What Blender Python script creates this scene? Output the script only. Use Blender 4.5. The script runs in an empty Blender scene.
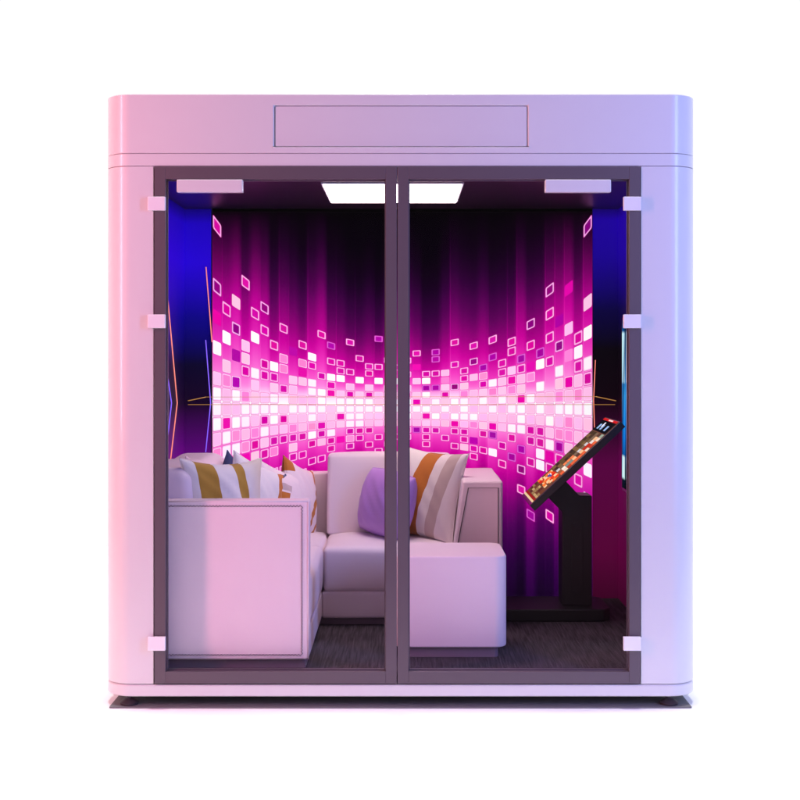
import bpy, bmesh, math, random
from mathutils import Vector, Matrix
random.seed(7)
S = bpy.context.scene
COL = S.collection
PI = math.pi
R = math.radians
FOC, DCAM, HC, CX = 1210.0, 4.94, 1.437, 0.0143

# ------------------------------------------------------------------ colour / materials
def lin(c):
    return tuple((x/255/12.92 if x/255 <= .04045 else ((x/255+.055)/1.055)**2.4) for x in c)
def L4(c): return (*lin(c), 1)

def newmat(name):
    m = bpy.data.materials.new(name); m.use_nodes = True
    nt = m.node_tree; b = nt.nodes['Principled BSDF']
    return m, nt, b
def N(nt, t, **kw):
    n = nt.nodes.new(t)
    for k, v in kw.items():
        if k in n.inputs: n.inputs[k].default_value = v
        else: setattr(n, k, v)
    return n
def bumpy(nt, b, scale, strength, dist=.002, coord='Object', stretch=None, detail=3):
    tc = N(nt, 'ShaderNodeTexCoord'); mp = N(nt, 'ShaderNodeMapping')
    if stretch: mp.inputs['Scale'].default_value = stretch
    no = N(nt, 'ShaderNodeTexNoise', Scale=scale, Detail=detail)
    bp = N(nt, 'ShaderNodeBump', Strength=strength, Distance=dist)
    nt.links.new(tc.outputs[coord], mp.inputs[0]); nt.links.new(mp.outputs[0], no.inputs['Vector'])
    nt.links.new(no.outputs[0], bp.inputs['Height']); nt.links.new(bp.outputs[0], b.inputs['Normal'])
    return no
def simple(name, col, rough=.5, metal=0, coat=0, bump=None, vary=0, ior=1.5):
    m, nt, b = newmat(name)
    b.inputs['Base Color'].default_value = (*col, 1)
    b.inputs['Roughness'].default_value = rough
    b.inputs['Metallic'].default_value = metal
    b.inputs['Coat Weight'].default_value = coat
    b.inputs['Coat Roughness'].default_value = .12
    b.inputs['IOR'].default_value = ior
    if bump: bumpy(nt, b, *bump)
    if vary:
        tc = N(nt, 'ShaderNodeTexCoord'); no = N(nt, 'ShaderNodeTexNoise', Scale=4.0, Detail=5.0)
        mr = N(nt, 'ShaderNodeMapRange'); mr.inputs['To Min'].default_value = 1-vary; mr.inputs['To Max'].default_value = 1+vary
        mx = N(nt, 'ShaderNodeMix', data_type='RGBA', blend_type='MULTIPLY'); mx.inputs['Factor'].default_value = 1
        mx.inputs[6].default_value = (*col, 1)
        nt.links.new(tc.outputs['Object'], no.inputs['Vector']); nt.links.new(no.outputs[0], mr.inputs[0])
        nt.links.new(mr.outputs[0], mx.inputs[7]); nt.links.new(mx.outputs[2], b.inputs['Base Color'])
    return m
def emis(name, col, s):
    m, nt, b = newmat(name)
    b.inputs['Base Color'].default_value = (*[c*.3 for c in col], 1)
    b.inputs['Emission Color'].default_value = (*col, 1); b.inputs['Emission Strength'].default_value = s
    return m

SHELL = simple('gloss_white_shell', (.66, .64, .66), .38, coat=.35, bump=(3.0, .05, .004), vary=.015)
FRAME = simple('door_frame_plum', (.100, .074, .092), .45, bump=(300.0, .06, .001))
HINGE = simple('satin_hinge', (.80, .78, .82), .35)
FAB = simple('pale_upholstery', (.80, .67, .70), .55, bump=(260.0, .22, .0015), vary=.04)
FAB2 = simple('plinth_upholstery', (.19, .13, .17), .4)
STITCH = simple('stitch_thread', (.17, .12, .18), .7)
PIPE = simple('seam_piping', (.10, .07, .08), .6)
BLACK = simple('kiosk_black', (.006, .005, .006), .5, bump=(200.0, .1, .001))
BLACK2 = simple('black_plastic', (.02, .018, .022), .25)
FOOT = simple('foot_rubber', (.035, .022, .03), .5)
CEIL = simple('ceiling_dark', (.035, .012, .035), .35)
SHADE_SHEET = simple('shade_sheet_grey', (.16, .165, .165), .8, bump=(120.0, .3, .002), vary=.1)
GROUND = simple('white_studio_floor', (.86, .86, .86), .9, vary=.01)

def carpet():
    m, nt, b = newmat('carpet_charcoal')
    tc = N(nt, 'ShaderNodeTexCoord'); mp = N(nt, 'ShaderNodeMapping')
    mp.inputs['Rotation'].default_value = (0, 0, R(9)); mp.inputs['Scale'].default_value = (125, 5, 1)
    no = N(nt, 'ShaderNodeTexNoise', Scale=1.0, Detail=4.0, Roughness=.7)
    rp = N(nt, 'ShaderNodeValToRGB')
    rp.color_ramp.elements[0].position = .35; rp.color_ramp.elements[0].color = (.006, .004, .006, 1)
    rp.color_ramp.elements[1].position = .72; rp.color_ramp.elements[1].color = (.088, .064, .086, 1)
    bp = N(nt, 'ShaderNodeBump', Strength=.6, Distance=.004)
    nt.links.new(tc.outputs['Object'], mp.inputs[0]); nt.links.new(mp.outputs[0], no.inputs['Vector'])
    nt.links.new(no.outputs[0], rp.inputs[0]); nt.links.new(rp.outputs[0], b.inputs['Base Color'])
    nt.links.new(no.outputs[0], bp.inputs['Height']); nt.links.new(bp.outputs[0], b.inputs['Normal'])
    b.inputs['Roughness'].default_value = .95
    return m
CARPET = carpet()

def glassmat():
    m, nt, b = newmat('door_glass'); nt.nodes.remove(b)
    out = nt.nodes['Material Output']
    tr = N(nt, 'ShaderNodeBsdfTransparent'); tr.inputs[0].default_value = (.985, .975, .99, 1)
    gl = N(nt, 'ShaderNodeBsdfGlossy', Roughness=.02)
    lw = N(nt, 'ShaderNodeLayerWeight', Blend=.5)
    pw = N(nt, 'ShaderNodeMath', operation='POWER'); pw.inputs[1].default_value = 5
    fr = N(nt, 'ShaderNodeMapRange'); fr.inputs['To Min'].default_value = .005; fr.inputs['To Max'].default_value = .6
    nt.links.new(lw.outputs['Facing'], pw.inputs[0]); nt.links.new(pw.outputs[0], fr.inputs[0])
    mx = N(nt, 'ShaderNodeMixShader')
    nt.links.new(fr.outputs[0], mx.inputs[0]); nt.links.new(tr.outputs[0], mx.inputs[1]); nt.links.new(gl.outputs[0], mx.inputs[2])
    nt.links.new(mx.outputs[0], out.inputs[0])
    return m
GLASS = glassmat()

def attr_mat(name, em, base=.6, rough=.5, spec=0):
    m, nt, b = newmat(name)
    a = N(nt, 'ShaderNodeAttribute', attribute_name='print')
    mx = N(nt, 'ShaderNodeMix', data_type='RGBA', blend_type='MULTIPLY'); mx.inputs['Factor'].default_value = 1
    mx.inputs[7].default_value = (base, base, base, 1)
    nt.links.new(a.outputs['Color'], mx.inputs[6]); nt.links.new(mx.outputs[2], b.inputs['Base Color'])
    nt.links.new(a.outputs['Color'], b.inputs['Emission Color'])
    b.inputs['Emission Strength'].default_value = em
    b.inputs['Roughness'].default_value = rough
    b.inputs['Specular IOR Level'].default_value = spec
    return m
MURAL = attr_mat('emissive_mural_print', 1.0, .2, .8)  # print also emits, a glow added to brighten it
SCREEN = attr_mat('touch_screen_picture', 1.0, .2, .3)
TVPIC = attr_mat('television_picture', .9, .1, .2)

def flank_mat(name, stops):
    """wall light put into colour and emission: ultramarine top, black middle, magenta foot (by height)"""
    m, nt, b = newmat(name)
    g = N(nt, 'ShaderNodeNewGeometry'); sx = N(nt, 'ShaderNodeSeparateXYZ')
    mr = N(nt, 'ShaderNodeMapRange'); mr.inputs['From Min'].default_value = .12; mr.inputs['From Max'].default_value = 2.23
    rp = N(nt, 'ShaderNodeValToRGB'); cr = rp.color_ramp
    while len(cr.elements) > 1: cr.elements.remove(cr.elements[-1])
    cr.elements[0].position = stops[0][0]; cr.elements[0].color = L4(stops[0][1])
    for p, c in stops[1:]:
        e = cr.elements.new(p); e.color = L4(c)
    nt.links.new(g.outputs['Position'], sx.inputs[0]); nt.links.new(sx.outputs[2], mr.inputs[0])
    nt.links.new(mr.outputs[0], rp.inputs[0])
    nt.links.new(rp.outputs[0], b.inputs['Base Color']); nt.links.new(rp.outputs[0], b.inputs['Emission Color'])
    b.inputs['Emission Strength'].default_value = .42; b.inputs['Roughness'].default_value = .5  # blue and magenta wall light carried by the ramp's colour and glow
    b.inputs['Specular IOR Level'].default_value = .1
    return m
FLANK_L = flank_mat('side_wall_glow_left', [(0, (75, 0, 80)), (.30, (125, 0, 140)), (.40, (85, 0, 105)), (.50, (22, 0, 35)), (.60, (4, 0, 40)), (.72, (8, 0, 130)), (.86, (42, 0, 205)), (.96, (36, 0, 200)), (1, (16, 0, 120))])
FLANK_R = flank_mat('side_wall_glow_right', [(0, (80, 0, 48)), (.12, (110, 0, 72)), (.34, (105, 0, 80)), (.42, (60, 0, 50)), (.52, (14, 0, 12)), (.64, (4, 0, 10)), (.74, (6, 0, 70)), (.88, (32, 0, 165)), (.97, (40, 0, 185)), (1, (25, 0, 120))])

# ------------------------------------------------------------------ object helpers
def tag(o, label=None, cat=None, group=None, kind=None):
    if label: o['label'] = label
    if cat: o['category'] = cat
    if group: o['group'] = group
    if kind: o['kind'] = kind
    return o
def thing(name, loc, label, cat, group=None, rz=0):
    o = bpy.data.objects.new(name, None); COL.objects.link(o)
    o.location = loc; o.rotation_euler = (0, 0, rz); o.empty_display_size = .1
    return tag(o, label, cat, group)
def finish(name, bm, mats, parent=None, bevel=0, seg=3, smooth=True):
    me = bpy.data.meshes.new(name)
    bmesh.ops.recalc_face_normals(bm, faces=bm.faces)
    bm.to_mesh(me); bm.free()
    if not isinstance(mats, (list, tuple)): mats = [mats]
    for m in mats: me.materials.append(m)
    for p in me.polygons: p.use_smooth = smooth
    o = bpy.data.objects.new(name, me); COL.objects.link(o)
    if parent:
        o.parent = parent
        # all coordinates are written in world space; shift into the parent's frame
        me.transform(parent_world(parent).inverted())
    if bevel:
        b = o.modifiers.new('bevel', 'BEVEL'); b.width = bevel; b.segments = seg; b.limit_method = 'ANGLE'; b.angle_limit = R(35)
        b.harden_normals = True
    return o
def parent_world(p):
    m = Matrix.LocRotScale(p.location, p.rotation_euler, p.scale)
    return parent_world(p.parent) @ m if p.parent else m
def sharp(o, ang=30):
    me = o.data
    bm = bmesh.new(); bm.from_mesh(me)
    for e in bm.edges:
        if len(e.link_faces) == 2 and e.calc_face_angle(0) > R(ang): e.smooth = False
    bm.to_mesh(me); bm.free()
    return o
def box(bm, x0, x1, y0, y1, z0, z1):
    v = [bm.verts.new(p) for p in ((x0,y0,z0),(x1,y0,z0),(x1,y1,z0),(x0,y1,z0),(x0,y0,z1),(x1,y0,z1),(x1,y1,z1),(x0,y1,z1))]
    for f in ((0,1,2,3),(4,5,6,7),(0,1,5,4),(1,2,6,5),(2,3,7,6),(3,0,4,7)): bm.faces.new([v[i] for i in f])
def boxes(name, lst, mat, parent, bevel=.003, seg=2):
    bm = bmesh.new()
    for b in lst: box(bm, *b)
    return finish(name, bm, mat, parent, bevel, seg, smooth=False)
def prism(bm, pts, z0, z1, axis='z'):
    def P(a, b, c):
        return {'z': (a, b, c), 'y': (a, c, b)}[axis]
    lo = [bm.verts.new(P(x, y, z0)) for x, y in pts]; hi = [bm.verts.new(P(x, y, z1)) for x, y in pts]
    n = len(pts)
    bm.faces.new(lo); bm.faces.new(hi)
    for i in range(n): bm.faces.new((lo[i], lo[(i+1) % n], hi[(i+1) % n], hi[i]))
def arc(cx, cy, r, a0, a1, n=14):
    return [(cx+r*math.cos(R(a0+(a1-a0)*i/n)), cy+r*math.sin(R(a0+(a1-a0)*i/n))) for i in range(n+1)]
def rrect(x0, x1, y0, y1, r, n=14):
    return (arc(x0+r, y0+r, r, 180, 270, n)+arc(x1-r, y0+r, r, 270, 360, n)
            + arc(x1-r, y1-r, r, 0, 90, n)+arc(x0+r, y1-r, r, 90, 180, n))
def ring(bm, outer, inner, z0, z1):
    n = len(outer); m = len(inner)
    ov = [bm.verts.new((x, y, z0)) for x, y in outer]; iv = [bm.verts.new((x, y, z0)) for x, y in inner]
    ed = [bm.edges.new((ov[i], ov[(i+1) % n])) for i in range(n)]+[bm.edges.new((iv[i], iv[(i+1) % m])) for i in range(m)]
    g = bmesh.ops.triangle_fill(bm, edges=ed, use_beauty=True)
    fs = [f for f in g['geom'] if isinstance(f, bmesh.types.BMFace)]
    e = bmesh.ops.extrude_face_region(bm, geom=fs)
    bmesh.ops.translate(bm, vec=(0, 0, z1-z0), verts=[v for v in e['geom'] if isinstance(v, bmesh.types.BMVert)])
def tube(bm, pts, r, n=8):
    rings = []
    for i, p in enumerate(pts):
        p = Vector(p); a = Vector(pts[max(i-1, 0)]); b = Vector(pts[min(i+1, len(pts)-1)])
        d = (b-a).normalized(); up = Vector((0, 1, 0)) if abs(d.y) < .8 else Vector((1, 0, 0))
        u = d.cross(up).normalized(); w = d.cross(u)
        rings.append([bm.verts.new(p+r*(math.cos(2*PI*k/n)*u+math.sin(2*PI*k/n)*w)) for k in range(n)])
    for a, b in zip(rings, rings[1:]):
        for k in range(n): bm.faces.new((a[k], a[(k+1) % n], b[(k+1) % n], b[k]))
    bm.faces.new(rings[0]); bm.faces.new(rings[-1][::-1])
def lathe(bm, cx, cy, prof, n=28):
    rings = [[bm.verts.new((cx+r*math.cos(2*PI*k/n), cy+r*math.sin(2*PI*k/n), z)) for k in range(n)] for r, z in prof]
    for a, b in zip(rings, rings[1:]):
        for k in range(n): bm.faces.new((a[k], a[(k+1) % n], b[(k+1) % n], b[k]))
    bm.faces.new(rings[0][::-1]); bm.faces.new(rings[-1])

def softbox(x0, x1, y0, y1, z0, z1, r, crown=(0, 0, 0), n=10, seed=0, wob=.002, shear=None):
    """upholstered block: rounded box whose faces bulge by crown (x, y, z) with slight unevenness"""
    def axis(a, b):
        L = b-a; rr = min(r, L*.49)
        s = [rr*(1-math.cos(i/5*PI/2)) for i in range(6)]
        mid = [rr+(L-2*rr)*i/n for i in range(1, n)]
        return [a+t for t in s+mid]+[b-t for t in s[::-1]]
    X, Y, Z = axis(x0, x1), axis(y0, y1), axis(z0, z1)
    bm = bmesh.new(); vd = {}
    nx, ny, nz = len(X)-1, len(Y)-1, len(Z)-1
    rnd = random.Random(seed); ph = [rnd.uniform(0, 6) for _ in range(6)]
    rx, ry, rz = min(r, (x1-x0)*.49), min(r, (y1-y0)*.49), min(r, (z1-z0)*.49)
    def V(i, j, k):
        if (i, j, k) in vd: return vd[i, j, k]
        p = Vector((X[i], Y[j], Z[k]))
        q = Vector((min(max(p.x, x0+rx), x1-rx), min(max(p.y, y0+ry), y1-ry), min(max(p.z, z0+rz), z1-rz)))
        d = p-q
        if d.length > 1e-9: p = q+d.normalized()*min(rx, ry, rz)
        u, v, w = [2*(c-a)/(b-a)-1 for c, a, b in ((p.x, x0, x1), (p.y, y0, y1), (p.z, z0, z1))]
        fx, fy, fz = 1-u**4, 1-v**4, 1-w**4
        wb = wob*(math.sin(9*p.x+ph[0])+math.sin(13*p.y+ph[1]+4*p.x)+math.sin(11*p.z+ph[2]))
        p.x += (crown[0]*fy*fz+wb)*u*abs(u)
        p.y += (crown[1]*fx*fz+wb)*v*abs(v)
        p.z += (crown[2]*fx*fy+wb)*w*abs(w)
        if shear: p = shear(p)
        vd[i, j, k] = bm.verts.new(p); return vd[i, j, k]
    for i in range(nx):
        for j in range(ny):
            for k in (0, nz): bm.faces.new((V(i,j,k), V(i+1,j,k), V(i+1,j+1,k), V(i,j+1,k)))
    for i in range(nx):
        for k in range(nz):
            for j in (0, ny): bm.faces.new((V(i,j,k), V(i+1,j,k), V(i+1,j,k+1), V(i,j,k+1)))
    for j in range(ny):
        for k in range(nz):
            for i in (0, nx): bm.faces.new((V(i,j,k), V(i,j+1,k), V(i,j+1,k+1), V(i,j,k+1)))
    return bm

# ------------------------------------------------------------------ setting
bm = bmesh.new(); prism(bm, rrect(-5, 5, -1.14, 4.2, .3), -.06, -.006)
tag(finish('ground', bm, GROUND, smooth=False), kind='structure')
bm = bmesh.new(); prism(bm, rrect(-1.19, 1.19, 0.0, 1.72, .004, 3), -.004, 0)  # dark sheet added as the shade under the booth
tag(finish('under_booth_shade', bm, SHADE_SHEET, smooth=False), kind='structure')

# ------------------------------------------------------------------ booth
booth = thing('karaoke_booth', (0, .8, 0), 'free-standing white karaoke booth with rounded corners and two glass doors', 'booth')
RC = .12
OUT = rrect(-1.22, 1.22, 0, 1.72, RC)
bm = bmesh.new(); prism(bm, OUT, .041, .091)
finish('base', bm, SHELL, booth, .008, 3)
# C shaped shell standing on the base, open at the front
pts = arc(-1.10, .12, RC, 270, 180)+arc(-1.10, 1.6, RC, 180, 90)+arc(1.10, 1.6, RC, 90, 0)+arc(1.10, .12, RC, 0, -90)
pts += [(.9815, 0), (.9815, .05), (1.10, .05), (1.18, .11), (1.18, 1.61), (-1.18, 1.61), (-1.18, .11), (-1.10, .05), (-1.008, .05), (-1.008, 0)]
bm = bmesh.new(); prism(bm, pts, .0935, 2.2075)
finish('shell', bm, SHELL, booth, .002, 2)
# dark gaskets that close the seams
def inset(pp, d, cy=.86):
    return [(x*(1-d/1.22), cy+(y-cy)*(1-d/.86)) for x, y in pp]
INN = [(-1.175, .05), (1.175, .05), (1.175, 1.61), (-1.175, 1.61)]
bm = bmesh.new()
for z0, z1 in ((2.2, 2.268),):
    ring(bm, inset(OUT, .006), INN, z0, z1)

finish('seam_gasket', bm, simple('gasket_grey', (.42, .36, .39), .6), booth, smooth=False)
bm = bmesh.new(); ring(bm, OUT, INN, 2.2098, 2.2588)
finish('head_rail', bm, SHELL, booth, .0015, 2)
bm = bmesh.new(); prism(bm, OUT, 2.2605, 2.503)
can = finish('canopy', bm, SHELL, booth)
cut = bmesh.new(); box(cut, -.516, .520, -.05, .014, 2.286, 2.457)
# sign recess cut into the canopy front (mesh boolean, baked into the mesh)
cme = bpy.data.meshes.new('recess_cut'); cut.to_mesh(cme); cut.free()
cob = bpy.data.objects.new('recess_cut', cme); COL.objects.link(cob); cob.location = (0, 0, 0)
bmod = can.modifiers.new('cut', 'BOOLEAN'); bmod.object = cob; bmod.operation = 'DIFFERENCE'; bmod.solver = 'EXACT'
bpy.context.view_layer.update()
dg = bpy.context.evaluated_depsgraph_get()
nm = bpy.data.meshes.new_from_object(can.evaluated_get(dg))
can.modifiers.clear(); can.data = nm; bpy.data.objects.remove(cob)
b = can.modifiers.new('bevel', 'BEVEL'); b.width = .005; b.segments = 3; b.limit_method = 'ANGLE'; b.angle_limit = R(50); b.harden_normals = True
bm = bmesh.new(); prism(bm, [(-.512, 2.290), (.516, 2.290), (.516, 2.453), (-.512, 2.453)], .006, .0135, 'y')
finish('sign_plate', bm, SHELL, can, .002, 2, smooth=False)

# interior
bm = bmesh.new(); box(bm, -1.178, 1.178, .04, 1.608, .0905, .124); finish('carpet', bm, CARPET, booth, smooth=False)
bm = bmesh.new(); box(bm, -1.178, 1.178, .052, 1.608, 2.226, 2.24); ceil = finish('ceiling', bm, CEIL, booth, smooth=False)
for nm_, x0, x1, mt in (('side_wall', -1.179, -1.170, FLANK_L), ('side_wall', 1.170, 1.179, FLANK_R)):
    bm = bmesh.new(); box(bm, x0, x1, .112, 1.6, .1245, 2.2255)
    w = finish(nm_, bm, mt, booth, smooth=False); w['label'] = 'inner side wall with blue to magenta light put in its colour'
bw = boxes('back_wall', [(-1.17, 1.17, 1.6, 1.609, .1245, 2.2255)], PIPE, booth, 0)
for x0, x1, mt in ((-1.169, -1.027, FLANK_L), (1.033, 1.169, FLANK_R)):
    bm = bmesh.new(); box(bm, x0, x1, 1.585, 1.5995, .1255, 2.2245); finish('flank_glow_panel', bm, mt, bw, smooth=False)
# panel light
DL = emis('diffuser_glow', (1, .80, .82), 15.0)
boxes('ceiling_light', [(-.366, .289, .60, 1.27, 2.2195, 2.2258)], HINGE, booth, .001)
pl = [o for o in booth.children if o.name.startswith('ceiling_light')][0] if booth.children else bpy.data.objects['ceiling_light']
boxes('diffuser', [(-.357, .280, .61, 1.26, 2.2165, 2.2192)], DL, pl, 0)

# feet
for x, y in ((-1.117, .046), (1.105, .046), (-1.10, 1.62), (1.10, 1.62)):
    bm = bmesh.new(); lathe(bm, x, y, [(.037, .0005), (.038, .009), (.016, .024), (.011, .026), (.011, .0405)]); sharp(finish('foot', bm, FOOT, booth))

# doors
def door(x0, x1, hinge_left):
    d = boxes('door', [], FRAME, booth) if False else None
    t = .045
    fb = bmesh.new()
    z0, z1, zi0, zi1 = .096, 2.2065, .1445, 2.155
    box(fb, x0, x0+t, -.004, .036, z0, z1); box(fb, x1-t, x1, -.004, .036, z0, z1)
    box(fb, x0+t+.0002, x1-t-.0002, -.004, .036, zi1, z1); box(fb, x0+t+.0002, x1-t-.0002, -.004, .036, z0, zi0)
    f = finish('door', fb, FRAME, booth, .0012, 2, smooth=False)
    boxes('glass_pane', [(x0+t-.008, x1-t+.008, .012, .018, zi0-.008, zi1+.008)], GLASS, f, 0)
    # inner glazing bead
    xa, xb = x0+t, x1-t
    boxes('glazing_bead', [(xa, xa+.005, .019, .034, zi0, zi1), (xb-.005, xb, .019, .034, zi0, zi1), (xa+.0052, xb-.0052, .019, .034, zi0, zi0+.005), (xa+.0052, xb-.0052, .019, .034, zi1-.005, zi1)], HINGE if False else FRAME, f, 0)
    for z in (2.053, 1.574, .262):
        xc = -.9925 if hinge_left else .943
        w = .036
        boxes('hinge', [(xc-w, xc+w, -.022, -.0045, z-.028, z+.028)], HINGE, f, .003, 3)
    xc = -.776 if hinge_left else .7225
    boxes('door_closer', [(xc-.134, xc+.134, -.022, .011, 2.099, 2.151)], SHELL, f, .004, 3)
    return f
door(-1.004, -.0155, True)
door(-.012, .9785, False)

# ------------------------------------------------------------------ mural (printed, emission added to brighten it)
SV = {0:15.2, 1:14.2, 2:13.35, 3:12.6, 4:11.9, 5:11.2, 6:10.6, 7:10.05, 8:9.6, 9:9.15, 10:8.65, 11:8.25, 12:7.9, 13:7.6, 14:7.4, 15:7.2, 16:7.1, 17:7.0, 18:6.95, 19:6.9}
P = 9.5; X0, X1, YB = 212.4, 592.4, 409.0
def sy(x):                      # row height at position x (in pixels across the mural)
    c = abs((x-X0)/P-20)        # 0 in the middle, 20 at the edges
    t = 19.5-c
    if t <= 0: return SV[0]+(-t)*1.05
    i = int(t)
    return SV[min(i, 19)]+(SV[min(i+1, 19)]-SV[min(i, 19)])*(t-i)
MD = 1.58+DCAM
def m3(px, py, y):              # the print's own layout scaled to metres
    return ((px-404)*MD/FOC+CX, y, HC-(py-355)*MD/FOC)
KC = {'w': (255, 245, 253), 'p': (255, 190, 229), 'q': (255, 135, 206), 'm': (228, 8, 165), 'd': (178, 0, 165), 'D': (150, 0, 130)}
# lower case only: fill without outline; trailing o: with a pale outline
T = {
 0: '-12mo -8Do -6m -4w -2p -1w 0w 1w 2p 3q', 1: '-7mo -5w -3p -2q -1p 0p 1m 2w 3w', 2: '-8p -6Do -4d -2d -1w 0p 1w 2q 3w 4p',
 3: '-10mo -5po -4po -3mo -1q 0w 1w 2p 3q 4m', 4: '-8mo -6w -3w -2po -1p 0w 1po 2q 3mo 4p 5m', 5: '-9Do -7mo -4mo -3mo -1p 0w 1mo 2w 3po 4mo 6mo',
 6: '-6mo -4w -3mo -2po -1w 0w 1w 2po 3mo 4qo 6mo', 7: '-8mo -5qo -4qo -2mo 0p 1mo 2po 3mo 6mo', 8: '-6d -3p -2p -1p 0w 1po 2q 3mo 4po 5mo 7mo',
 9: '-7mo -5qo -4m -3p -1p 0w 1p 2po 3mo 5mo 7mo', 10: '-6w -5mo -3w -2w -1po 0w 1w 2qo 3w 4mo 6mo', 11: '-9mo -4mo -2w -1w 0w 1p 2m 3mo 4p 6mo',
 12: '-8do -6mo -4w -3m -2m 0po 1po 2po 3w 4mo 5mo', 13: '-6mo -5mo -4w -2p -1w 0w 1m 2p 4m', 14: '-9mo -5mo -3po -2mo -1w 0w 1w 2w 3mo 4qo 5mo',
 15: '-7mo -4w -2p -1w 0w 1w 2w 3mo 4mo', 16: '-6mo -5mo -3p -2mo -1w 0w 1p 2po 3mo 5mo', 17: '-10do -6mo -4w -2p -1p 0w 1po 2po 4mo 6mo',
 18: '-7mo -3p -2p -1w 0w 1m 2w 3mo 5mo', 19: '-6mo -4w -2p -1w 0w 1p 2p 4mo', 20: '-7mo -5mo -3p -2mo -1w 0w 1w 2p 3mo 4mo',
 21: '-8mo -6m -4po -2p -1m 0w 1p 2p 3do', 22: '-5mo -4w -3do -2w -1p 0w 1m 2p 3mo 4mo 5mo', 23: '-8do -7do -5mo -3do -1w 0p 1w 2p 3mo',
 24: '-5po -4q -3p -2mo -1p 0w 1p 2po 4mo', 25: '-9mo -6mo -3Do -1w 0p 1w 2m 3mo 5mo', 26: '-5mo -4mo -3p -2q -1w 0w 1w 2p 3mo 4mo 5p',
 27: '-8mo -6Do -4p -2po -1p 0p 1w 2q 4d 5mo 6mo', 28: '-5do -4qo -3mo -2p -1w 0p 1p 2po 3mo 5mo', 29: '-8mo -6do -3w -2qo -1p 0w 1p 2m 3do 5w',
 30: '-5mo -4mo -3p -2po -1w 0p 1p 2po 4mo 6mo', 31: '-7mo -6mo -4p -3m -2q -1p 0w 1p 2w 3mo 5do', 32: '-5do -4mo -3po -2po -1m 0w 1w 2w 4do 6Do 8mo',
 33: '-8Do -6mo -4m -3qo -1w 0p 1po 2mo 3mo 5mo 10do', 34: '-5do -4w -2w -1p 0w 1po 2mo 3mo 4w 5w', 35: '-10Do -8mo -6mo -4mo -1p 0p 1w 2po 3w 4m 5mo 9mo',
 36: '-7d -5Do -3w -2po -1q 0w 1po 2qo 3do 4mo', 37: '-9m -6p -4q -2m -1p 0w 1q 2q 3po', 38: '-5mo -4w -3mo -2po -1qo 0w 1p 2po 3q 5mo', 39: '-12Do -7p -5w -3w -2mo -1p 0w 1p 2p 4w 6w',
}
def grad(t, stops):
    for (a, ca), (b, cb) in zip(stops, stops[1:]):
        if t <= b:
            f = max(0, (t-a)/(b-a)); return tuple(ca[i]+(cb[i]-ca[i])*f for i in range(3))
    return stops[-1][1]
BG = [(0, (255, 225, 248)), (.09, (255, 190, 232)), (.20, (250, 128, 212)), (.38, (232, 55, 182)), (.6, (196, 0, 148)), (.85, (138, 0, 112)), (1.1, (88, 0, 82)), (1.45, (48, 0, 54)), (1.9, (18, 0, 26)), (2.4, (3, 0, 8))]
bm = bmesh.new(); cl = bm.loops.layers.float_color.new('print')
def quad(ps, cols):
    f = bm.faces.new([bm.verts.new(p) for p in ps])
    for l, c in zip(f.loops, cols): l[cl] = (*lin(c), 1)
    return f
rnd = random.Random(11)
TOP, BOT = 208.5, 600.5
ZS = [TOP+(BOT-TOP)*i/150 for i in range(151)]
HS = []
for i in range(40):
    e = abs(i-19.5)/19.5
    H = (78+88*e**1.8)*rnd.choice((.78, .88, .96, 1.02, 1.1))
    if i in (2, 4, 8, 11, 13, 35, 37, 39): H *= 1.12
    HS.append((H, (70+72*e**1.3)*rnd.choice((.85, 1, 1.15))))
def bgc(H, Hd, yy):
    dy = yy-YB
    c = grad(-dy/H, BG) if dy < 0 else grad(dy/Hd, BG)
    if dy > 60:                       # foot of the print turns from magenta to violet and navy
        f = min(1, (dy-60)/100); c = (c[0]*(1-.22*f), c[1], c[2]*(1+.04*f))
    if yy < TOP+90: f = (yy-TOP-4)/86; c = tuple(q*max(0, f)**.45 for q in c)
    band = max(0, 1-abs(yy-406)/20)
    return tuple(q+(255-q)*min(1, band*.95) for q in c)
for i in range(40):
    a_, m_, b_ = HS[max(i-1, 0)], HS[i], HS[min(i+1, 39)]
    mix = lambda p, q, t: (p[0]*(1-t)+q[0]*t, p[1]*(1-t)+q[1]*t)
    if rnd.random() < .3: hl = (m_[0]*1.22, m_[1]*1.1)           # a few stripes have a crisp bright edge
    else: hl = mix(m_, a_, .5)
    cuts = [(0, hl), (.12 if hl[0] > m_[0]*1.1 else .3, m_), (.7, m_), (1, mix(m_, b_, .5))]
    for (fa, ha), (fb, hb) in zip(cuts, cuts[1:]):
        xa, xb = X0+P*(i+fa), X0+P*(i+fb)
        for j in range(150):
            y0_, y1_ = ZS[j], ZS[j+1]
            quad((m3(xa, y0_, 1.58), m3(xb, y0_, 1.58), m3(xb, y1_, 1.58), m3(xa, y1_, 1.58)), (bgc(*ha, y0_), bgc(*hb, y0_), bgc(*hb, y1_), bgc(*ha, y1_)))
def rpoly(xc, hw, r, hh, y, col, cc=.16):
    """rounded tile that follows the fanned rows"""
    pts = []
    for sx_, s2, order in ((-1, -1, 0), (1, -1, 1), (1, 1, 0), (-1, 1, 1)):
        cs = [(sx_*(1), s2*(1-cc*1.1)), (sx_*(1-cc), s2*1)]
        if order: cs = cs[::-1]
        for a, b in cs:
            px = xc+a*hw; pts.append(m3(px, YB+(r+b*hh)*sy(px), y))
    quad(pts, [col]*8)
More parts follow.
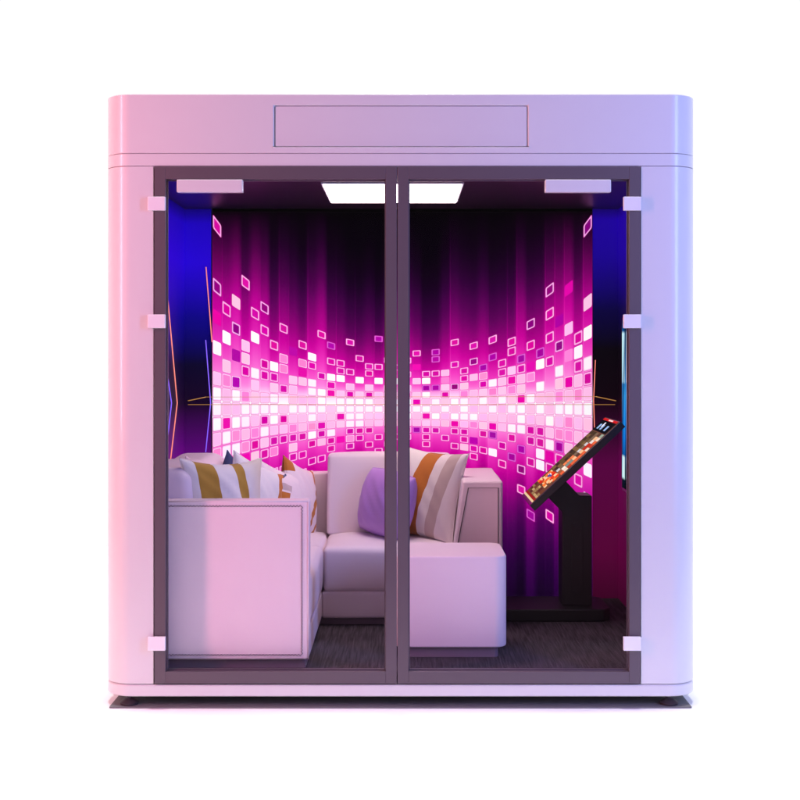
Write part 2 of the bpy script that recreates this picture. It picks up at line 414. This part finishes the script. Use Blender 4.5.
for i, s in T.items():
    xc = X0+P*(i+.5)
    for tk in s.split():
        o = tk.endswith('o'); tk = tk.rstrip('o'); k = tk[-1]; r = int(tk[:-1])
        c = KC[k]; c = tuple(min(255, max(0, q+rnd.uniform(-8, 8))) for q in c)
        far = abs(r)*sy(xc)/150
        if k in 'wpq' or not o:
            if abs(r) <= 3: rpoly(xc, P*.475, r, .475, 1.579, (222, 125, 188) if k in 'wp' else (245, 120, 205))
            rpoly(xc, P*.435, r, .435, 1.578, (255, 205, 238) if (o or abs(r) < 4) else c); rpoly(xc, P*.375, r, .375, 1.577, c)
        else:
            oc = (255, 170, 228) if k == 'm' else (245, 165, 230) if k == 'D' else (215, 90, 205)
            rpoly(xc, P*.455, r, .45, 1.5785, (190, 10, 145)); rpoly(xc, P*.43, r, .42, 1.578, oc)
            rpoly(xc, P*.31, r, .31, 1.577, (c[0]*.93, c[1], c[2]*.95)); 
# back and edges of the panel
for f in list(bm.faces):
    pass
me = bpy.data.meshes.new('mural'); bm.to_mesh(me); bm.free(); me.materials.append(MURAL)
mur = bpy.data.objects.new('mural', me); COL.objects.link(mur); mur.parent = bw; me.transform(parent_world(bw).inverted())
mur['label'] = 'magenta mural with added glow, of white and pink tiles over dark vertical stripes'
xa, _, za = m3(X0, TOP, 1.58); xb, _, zb = m3(X1, BOT, 1.58)
boxes('mural_board', [(xa, xb, 1.5805, 1.5995, zb, za)], BLACK2, mur, 0)

# LED lines on the walls
AMB = emis('amber_line', lin((222, 160, 80)), .6)
PEA = emis('peach_line', lin((255, 140, 120)), 1.1)
VIO = emis('violet_line', lin((135, 100, 255)), 1.1)
def wp(px, py, y=None, x=None):
    """point where the sight line through a pixel meets a wall plane"""
    if y is not None: d = y+DCAM
    else: d = (x-CX)*FOC/(px-404)
    return ((px-404)*d/FOC+CX, d-DCAM, HC-(py-355)*d/FOC)
def strip(pts, mat, r=.003, label=None, parent=bw):
    bm = bmesh.new(); tube(bm, pts, r, 6); o = finish('led_strip', bm, mat, parent)
    if label: o['label'] = label
xw = 1.168
strip([wp(206, 397, 1.574), wp(596, 396.6, 1.574)], AMB, .0012, 'thin amber light line across the mural')
strip([wp(188, 404.6, 1.574), wp(615, 404.6, 1.574)], AMB, .0015, 'lower thin amber light line across the mural')
strip([wp(206, 397, 1.58), wp(188, 400.8, 1.58)], AMB, .0022, 'short sloping amber light line beside the mural')
strip([wp(596, 396.6, 1.58), wp(616, 400.8, 1.58)], AMB, .0022, 'short sloping amber light line beside the mural')
strip([wp(165, 269, x=-xw), wp(177.2, 403, x=-xw), wp(167, 490, x=-xw)], PEA, .0030, 'peach chevron light line on the left wall')
strip([wp(163, 345, x=-xw), wp(171.5, 403, x=-xw), wp(164, 470, x=-xw)], VIO, .0028, 'violet chevron light line on the left wall')
strip([wp(206, 267, 1.581), wp(212, 342, 1.576)], PEA, .0026); strip([wp(205.7, 340, 1.581), wp(210.6, 403, 1.581), wp(205.7, 452, 1.581)], VIO, .0026)
strip([wp(595.4, 360, 1.581), wp(593.6, 400, 1.581), wp(594.6, 432, 1.581)], PEA, .0022)

# ------------------------------------------------------------------ sofa
sofa = thing('corner_sofa', (-.6, .9, .124), 'pale pink L-shaped corner sofa along the left and back walls of the booth', 'sofa')
def soft(name, parent, *a, mat=FAB, **k):
    return finish(name, softbox(*a, **k), mat, parent)
arm = soft('end_panel', sofa, -1.166, -.382, .10, .205, .166, .829, .012, n=8, wob=.0006, seed=1)
bm = bmesh.new()
def zig(a, b, n, amp, y):
    a = Vector(a); b = Vector(b); d = (b-a); nrm = Vector((-d.z, 0, d.x)).normalized()
    pts = [a+d*(i/n)+nrm*(amp if i % 2 else -amp) for i in range(n+1)]
    for p, q in zip(pts, pts[1:]): tube(bm, [p, q], .0012, 4)
zl, zr, zt, zb2 = -1.15, -.411, .808, .188
zig((zl, .098, zt), (zr, .098, zt), 110, .004, 0); zig((zr, .098, zt), (zr, .098, zb2), 92, .004, 0); zig((zr, .098, zb2), (zl, .098, zb2), 110, .004, 0)
finish('stitching', bm, STITCH, arm)
bm = bmesh.new(); tube(bm, [(-1.15, .1015, .8265), (-.386, .1015, .8265)], .003); tube(bm, [(-.3845, .1015, .8265), (-.3845, .1015, .17)], .003)
finish('piping', bm, FAB, arm)
boxes('plinth', [(-1.16, -.398, .13, 1.55, .1245, .166), (-.3975, .47, .955, 1.55, .1245, .16)], FAB2, sofa, .003)
soft('seat_base', sofa, -1.166, -.384, .206, 1.45, .1665, .287, .012, n=8, wob=.0008, seed=2)
soft('seat_cushion', sofa, -1.07, -.378, .21, .925, .289, .512, .035, crown=(.006, 0, .018), n=12, seed=3)
soft('seat_cushion', sofa, -1.07, -.381, .929, 1.44, .289, .508, .03, crown=(.004, 0, .016), n=12, seed=4)
soft('seat_base', sofa, -.383, .42, .925, 1.45, .1605, .288, .012, n=8, wob=.0008, seed=5)
soft('seat_cushion', sofa, -.374, .262, .92, 1.44, .290, .500, .024, crown=(0, .004, .024), n=12, seed=6)
soft('back_frame', sofa, -1.166, .30, 1.462, 1.568, .1605, .814, .012, n=8, wob=.0006, seed=7)
soft('back_frame', sofa, -1.167, -1.072, .206, 1.461, .2875, .80, .012, n=8, wob=.0006, seed=8)
lean = lambda p: Vector((p.x, p.y+.06*(p.z-.5)/.42-.02, p.z))
soft('back_cushion', sofa, -.388, .262, 1.32, 1.415, .505, .925, .022, crown=(0, .016, .004), n=12, seed=9, shear=lean)
leanL = lambda p: Vector((p.x-.10*(p.z-.5)/.42, p.y, p.z))
soft('back_cushion', sofa, -1.03, -.80, .225, .73, .50, .945, .05, crown=(.012, .006, .006), n=12, seed=10, shear=leanL)
soft('back_cushion', sofa, -1.03, -.80, .735, 1.25, .50, .935, .05, crown=(.012, .006, .006), n=12, seed=11, shear=leanL)
# right arm: inner face slopes outward to the seat
def slope(p):
    t = (.829-p.z)/.67
    k = (.490-p.x)/.19
    return Vector((p.x-.088*t*k, p.y, p.z))
ra = soft('arm_rest', sofa, .298, .490, .89, 1.57, .1615, .829, .012, n=8, wob=.0006, seed=12, shear=slope)
bm = bmesh.new()
tube(bm, [(.250, .889, .40), (.324, .889, .797), (.4685, .889, .797), (.4685, .889, .2)], .0022, 6)
finish('piping', bm, PIPE, ra)

# ------------------------------------------------------------------ ottoman
ott = thing('ottoman', (.22, .48, .124), 'square white ottoman with rounded corners on the carpet behind the right door', 'ottoman')
bm = bmesh.new(); prism(bm, rrect(-.030, .460, .29, .685, .055), .171, .566)
finish('ottoman_top', bm, FAB, ott, .008, 4)
bm = bmesh.new(); prism(bm, rrect(.0, .424, .315, .655, .02, 5), .1245, .171)
finish('plinth', bm, FAB2, ott, .002, 2)

# ------------------------------------------------------------------ kiosk
ki = thing('song_kiosk', (.85, 1.15, .124), 'black floor-standing touch screen kiosk with tilted colourful display', 'kiosk')
bm = bmesh.new(); prism(bm, [(.40, 1.01), (1.0, 1.01), (1.035, 1.05), (1.035, 1.30), (1.0, 1.34), (.40, 1.34)], .1245, .186)
finish('base_plate', bm, BLACK, ki, .008, 3, smooth=False)
bm = bmesh.new(); prism(bm, [(.803, .187), (.952, .187), (.952, .735), (.888, .737), (.812, .818), (.725, .735), (.803, .655)], 1.09, 1.24, 'y')
finish('stand', bm, BLACK, ki, .005, 3, smooth=False)
boxes('cable_cover', [(.85, .905, 1.0855, 1.0897, .25, .60)], BLACK, ki, .001)
# display slab: lower edge A, upper edge B, near side y=YN, far side y=YF
YN = 5.88-DCAM; YF = YN+.41
def kp(px, py): return Vector(((px-404)*5.88/FOC+CX, 0, HC-(py-355)*5.88/FOC))
A, B = kp(531.5, 503.8), kp(619.6, 421.8)
dl = (B-A).normalized(); nr = Vector((dl.z, 0, -dl.x)) # points down-right
A2 = A-dl*.012; B2 = B+dl*.004
pts = [A2, B2, B2+nr*.036, A2+nr*.036]
bm = bmesh.new(); prism(bm, [(p.x, p.z) for p in pts], YN-.006, YF+.006, 'y')
disp = finish('display', bm, BLACK2, ki, .003, 2, smooth=False)
bm = bmesh.new(); cl = bm.loops.layers.float_color.new('print')
rnd = random.Random(5)
def sq(u0, u1, v0, v1, c, h=.0015):
    Lg = (B-A).length-.01
    ps = []
    for u, v in ((u0, v0), (u1, v0), (u1, v1), (u0, v1)):
        p = A+dl*(.006+u*Lg)-nr*h; ps.append((p.x, YN+.006+v*(YF-YN-.012), p.z))
    quad(ps, [c]*4)
sq(0, 1, 0, 1, (105, 66, 50), .001)
pal = [(215, 90, 40), (240, 190, 140), (190, 45, 30), (225, 215, 205), (150, 90, 60), (235, 140, 70), (90, 60, 50), (250, 235, 215), (120, 140, 130)]
sq(.0, .02, .0, 1, (225, 200, 150)); sq(.02, .045, 0, 1, (150, 30, 30))
for i in range(4):
    for j in range(5): sq(.05+i*.026, .073+i*.026, .02+j*.196, .2+j*.196, rnd.choice([(150, 120, 80), (110, 60, 45), (190, 160, 110), (90, 40, 40)]), .0018)
for i in range(60):                                       # a bright banner of warm pieces
    u = rnd.uniform(.16, .30); v = rnd.uniform(.02, .8); sq(u, u+rnd.uniform(.015, .05), v, v+rnd.uniform(.08, .2), rnd.choice([(230, 60, 30), (240, 120, 50), (245, 200, 150), (205, 40, 30)]), .002+i*.00004)
sq(.27, .315, .55, .8, (235, 240, 250), .0035); sq(.255, .285, .42, .68, (60, 80, 160), .0036)
for i in range(12):                                       # rows of song covers
    u = .34+i*.0415
    for v in (.55, .76): sq(u, u+.038, v, v+.2, rnd.choice([(70, 55, 40), (95, 75, 50), (60, 45, 40), (120, 95, 60)]), .002)
    sq(u, u+.038, .38, .54, rnd.choice([(200, 200, 200), (235, 130, 80), (120, 100, 80)]), .002)
    sq(u, u+.040, .19, .37, rnd.choice(pal), .002); sq(u, u+.040, .01, .18, rnd.choice([(225, 100, 60), (150, 170, 150), (240, 215, 190), (190, 60, 40)]), .002)
sq(.845, .975, .0, 1, (14, 14, 22), .0025)
for v in (.2, .5, .72): sq(.87, .93, v, v+.12, (150, 185, 225), .003)
sq(.90, .955, .58, .66, (235, 240, 250), .0033)
sq(.975, 1, 0, 1, (200, 30, 35), .0028); sq(.98, .995, .3, .6, (245, 225, 220), .0032)
me = bpy.data.meshes.new('screen'); bm.to_mesh(me); bm.free(); me.materials.append(SCREEN)
so = bpy.data.objects.new('screen', me); COL.objects.link(so); so.parent = disp; me.transform(parent_world(disp).inverted())

# ------------------------------------------------------------------ television
tv = thing('television', (1.14, .64, 1.19), 'wall-mounted television with blue picture on the right inner wall', 'television')
boxes('bezel', [(1.112, 1.160, .11, 1.16, .757, 1.627)], BLACK2, tv, .004, 2)
boxes('wall_bracket', [(1.1605, 1.1695, .45, .85, 1.0, 1.4)], BLACK, tv, 0)
bm = bmesh.new(); cl = bm.loops.layers.float_color.new('print')
rnd = random.Random(3)
ny, nz = 60, 60
hs = [rnd.uniform(.2, 1) for _ in range(ny+1)]
def tvc(i, j):
    z = j/nz; a = hs[i]*.5+hs[(i*7+3) % ny]*.5
    c = grad(abs(z-.55)*2, [(0, (45, 145, 215)), (.5, (15, 100, 180)), (.8, (5, 60, 110)), (.93, (3, 25, 45)), (1.1, (2, 10, 20))])
    k = .55+.9*a*abs(math.sin(3*z+i*.35))
    if a > .72 and (.05 < z < .2 or .62 < z < .92): c = (170, 225, 250)
    return tuple(min(255, q*k) for q in c)
for i in range(ny):
    for j in range(nz):
        y0, y1 = .122+i*(1.026/ny), .122+(i+1)*(1.026/ny); z0, z1 = .772+j*(.842/nz), .772+(j+1)*(.842/nz)
        quad(((1.1112, y0, z0), (1.1112, y1, z0), (1.1112, y1, z1), (1.1112, y0, z1)), (tvc(i, j), tvc(i+1, j), tvc(i+1, j+1), tvc(i, j+1)))
me = bpy.data.meshes.new('screen'); bm.to_mesh(me); bm.free(); me.materials.append(TVPIC)
so = bpy.data.objects.new('screen', me); COL.objects.link(so); so.parent = tv; me.transform(parent_world(tv).inverted())

# ------------------------------------------------------------------ pillows
def pillow_mat(name, bands, rot=0, base=(.8, .77, .76), patches=None):
    """bands: (start, colour) along the cushion's width, constant steps"""
    m, nt, b = newmat(name)
    tc = N(nt, 'ShaderNodeTexCoord'); mp = N(nt, 'ShaderNodeMapping'); mp.inputs['Rotation'].default_value = (0, R(rot), 0)
    mp.inputs['Location'].default_value = (.5, 0, 0)
    sx = N(nt, 'ShaderNodeSeparateXYZ'); rp = N(nt, 'ShaderNodeValToRGB'); cr = rp.color_ramp; cr.interpolation = 'CONSTANT'
    cr.elements[0].position = 0; cr.elements[0].color = L4(bands[0][1]); cr.elements.remove(cr.elements[1])
    for p, c in bands[1:]:
        e = cr.elements.new(p); e.color = L4(c)
    nt.links.new(tc.outputs['Object'], mp.inputs[0]); nt.links.new(mp.outputs[0], sx.inputs[0]); nt.links.new(sx.outputs[0], rp.inputs[0])
    col = rp.outputs[0]
    for (x0, x1, z0, z1, c) in (patches or []):
        s2 = N(nt, 'ShaderNodeSeparateXYZ'); nt.links.new(tc.outputs['Object'], s2.inputs[0])
        last = None
        for out, a, bb in ((0, x0, x1), (2, z0, z1)):
            for op, val in (('GREATER_THAN', a), ('LESS_THAN', bb)):
                n_ = N(nt, 'ShaderNodeMath', operation=op); nt.links.new(s2.outputs[out], n_.inputs[0]); n_.inputs[1].default_value = val
                if last is None: last = n_
                else:
                    mu = N(nt, 'ShaderNodeMath', operation='MULTIPLY'); nt.links.new(last.outputs[0], mu.inputs[0]); nt.links.new(n_.outputs[0], mu.inputs[1]); last = mu
        mx = N(nt, 'ShaderNodeMix', data_type='RGBA'); nt.links.new(last.outputs[0], mx.inputs['Factor'])
        nt.links.new(col, mx.inputs[6]); mx.inputs[7].default_value = L4(c); col = mx.outputs[2]
    nt.links.new(col, b.inputs['Base Color']); b.inputs['Roughness'].default_value = .85
    b.inputs['Sheen Weight'].default_value = .15
    bumpy(nt, b, 380.0, .35, .001)
    return m
def pillow(w, h, t, loc, rot, mat, label, seed=0, pinch=.10, group=None):
    n = 34; rnd = random.Random(seed); bm = bmesh.new(); ph = [rnd.uniform(0, 6) for _ in range(8)]
    grid = {}
    for side in (1, -1):
        for i in range(n+1):
            for j in range(n+1):
                edge = i in (0, n) or j in (0, n)
                if side == -1 and edge: grid[-1, i, j] = grid[1, i, j]; continue
                u = -math.cos(PI*i/n); v = -math.cos(PI*j/n)
                x = w/2*u*(1-pinch*(1-v*v)); z = h/2*v*(1-pinch*(1-u*u))
                q = max(0, (1-u*u)*(1-v*v))
                y = -side*t/2*q**.42
                y += -side*.006*math.sin(7*u+ph[0]+3*v)*q + .004*math.sin(14*(u+v)+ph[1])*q
                # radiating creases near the corners
                y += -side*.005*math.sin(10*math.atan2(1-abs(v), 1.001-abs(u))+ph[2])*q**.5*(u*u+v*v)/2
                grid[side, i, j] = bm.verts.new((x, y, z))
        for i in range(n):
            for j in range(n):
                bm.faces.new([grid[side, a, b] for a, b in ((i, j), (i+1, j), (i+1, j+1), (i, j+1))])
    ob = finish('throw_pillow', bm, mat)
    # piped rim, child
    rb = bmesh.new()
    rim = []
    for k in range(4*n):
        s, f = divmod(k, n)
        i, j = ((f, 0), (n, f), (n-f, n), (0, n-f))[s]
        u = -math.cos(PI*i/n); v = -math.cos(PI*j/n)
        rim.append((w/2*u*(1-pinch*(1-v*v)), 0, h/2*v*(1-pinch*(1-u*u))))
    tube(rb, rim+[rim[0]], .0032, 6)
    ob.location = loc; ob.rotation_euler = rot
    me = bpy.data.meshes.new('piping'); bmesh.ops.recalc_face_normals(rb, faces=rb.faces); rb.to_mesh(me); rb.free(); me.materials.append(mat)
    for p in me.polygons: p.use_smooth = True
    c = bpy.data.objects.new('piping', me); COL.objects.link(c); c.parent = ob
    tag(ob, label, 'pillow', group)
    return ob
W1 = (232, 226, 218); MU = (178, 136, 40); OR = (190, 110, 25); TA = (196, 172, 165); NV = (52, 60, 96)
G = 'scatter pillows on the left run of the sofa'
def at(px, d, z): return ((px-404)*d/FOC+CX, d-DCAM, z)
pm1 = pillow_mat('pillow_mustard_stripes', [(0, W1), (.36, MU), (.45, W1), (.55, MU), (.595, W1)], rot=4)
pillow(.42, .44, .15, at(224, 5.30, .765), (R(-10), R(3), R(40)), pm1, 'white pillow with two mustard stripes, the largest just behind the sofa end panel', 1, group=G, pinch=.14)
pm2 = pillow_mat('pillow_blush', [(0, (240, 214, 222)), (.40, (226, 180, 200)), (.47, (240, 214, 222)), (.6, (225, 190, 205)), (.63, (240, 214, 222))], rot=15)
pillow(.37, .37, .13, at(211, 5.72, .745), (R(-12), R(14), R(60)), pm2, 'plain blush pink pillow leaning behind the white and mustard pillow', 2, group=G, pinch=.13)
pmn = simple('pillow_navy', lin((58, 66, 104)), .85, bump=(380.0, .35, .001), vary=.06)
pillow(.33, .33, .11, at(235.5, 5.99, .735), (R(-12), R(40), R(52)), pmn, 'navy blue pillow of which one corner pokes up between the blush and the cream pillow', 8, group=G, pinch=.13)
pm3 = pillow_mat('pillow_navy_gold', [(0, W1), (.60, OR), (.645, NV), (.68, W1)], rot=0)
pillow(.38, .38, .13, at(255, 5.86, .735), (R(-10), R(22), R(50)), pm3, 'cream pillow with gold and navy stripes along its right side', 3, group=G, pinch=.13)
pm4 = pillow_mat('pillow_gold_patch', [(0, (240, 222, 216)), (.64, (222, 196, 190)), (.67, (240, 222, 216))], rot=10, patches=[(-.15, .00, -.02, .04, OR), (-.15, .03, .05, .085, TA)])
pillow(.36, .37, .13, at(279, 6.02, .70), (R(-12), R(18), R(56)), pm4, 'cream pillow with one flat gold patch, between the navy striped one and the last', 4, group=G, pinch=.13)
pm5 = pillow_mat('pillow_gold_corner', [(0, (238, 218, 212)), (.56, OR), (.59, (238, 218, 212)), (.64, OR), (.66, (238, 218, 212))], rot=-16, patches=[(-.3, -.12, .11, .3, OR)])
pillow(.35, .37, .13, at(299, 6.22, .70), (R(-10), R(18), R(68)), pm5, 'cream pillow with a gold corner, deepest in the sofa corner', 5, group=G, pinch=.13)
lav = simple('lavender_satin', lin((176, 130, 205)), .45, bump=(220.0, .15, .001), vary=.04)
pillow(.335, .31, .20, at(387, 6.11, .688), (R(-12), R(5), R(-50)), lav, 'plain lavender pillow half hidden by the middle door stiles', 6, pinch=-.07)
pm7 = pillow_mat('pillow_ochre_taupe', [(0, W1), (.455, OR), (.545, (232, 220, 214)), (.595, TA), (.65, (236, 222, 222))], rot=-9)
pillow(.44, .46, .17, at(425, 6.12, .735), (R(-12), R(4), R(-38)), pm7, 'cream pillow with wide ochre and taupe stripes against the right arm rest', 7)

# ------------------------------------------------------------------ lights
def area(name, loc, target, sx, sy_, power, col, spread=None):
    l = bpy.data.lights.new(name, 'AREA'); l.shape = 'RECTANGLE'; l.size = sx; l.size_y = sy_; l.energy = power; l.color = col
    if spread is not None: l.spread = R(spread)
    o = bpy.data.objects.new(name, l); COL.objects.link(o); o.location = loc
    d = Vector(target)-Vector(loc); o.rotation_euler = d.to_track_quat('-Z', 'Y').to_euler(); return o
area('pink_strip_lamp', (-3.35, -1.62, 2.15), (-.4, 0, 1.7), .34, 2.4, 110, (1.0, .30, .38))
area('blue_strip_lamp', (3.0, -2.3, 2.15), (.3, 0, 1.7), .6, 2.4, 112, (.22, .36, 1.0))
area('added_floor_fill', (0, 1.2, 7.0), (0, 1.2001, 0), 12, 7, 212, (1, 1, 1), 8)  # unseen overhead fill, added to turn the floor white

W = bpy.data.worlds.new('World'); S.world = W; W.use_nodes = True
nt = W.node_tree; bg = nt.nodes['Background']
tc = N(nt, 'ShaderNodeTexCoord'); sx = N(nt, 'ShaderNodeSeparateXYZ'); mr = N(nt, 'ShaderNodeMapRange')
mr.inputs['From Min'].default_value = .05; mr.inputs['From Max'].default_value = .35
mx = N(nt, 'ShaderNodeMix', data_type='RGBA'); mx.inputs[6].default_value = (.36, .275, .345, 1); mx.inputs[7].default_value = (1.03, 1.03, 1.03, 1)
nt.links.new(tc.outputs['Generated'], sx.inputs[0]); nt.links.new(sx.outputs[1], mr.inputs[0]); nt.links.new(mr.outputs[0], mx.inputs['Factor'])
nt.links.new(mx.outputs[2], bg.inputs[0]); bg.inputs[1].default_value = 1

# ------------------------------------------------------------------ camera
cd = bpy.data.cameras.new('camera'); cam = bpy.data.objects.new('camera', cd); COL.objects.link(cam)
cam.location = (CX, -DCAM, HC); cam.rotation_euler = (R(90), 0, 0)
cd.sensor_width = 36; cd.lens = 36*FOC/800; cd.shift_x = -4/800; cd.shift_y = -45/800; cd.clip_end = 200; cd.clip_start = .05
S.camera = cam
S.render.engine = 'CYCLES'
S.view_settings.view_transform = 'Standard'; S.view_settings.look = 'None'; S.view_settings.exposure = 0; S.view_settings.gamma = 1
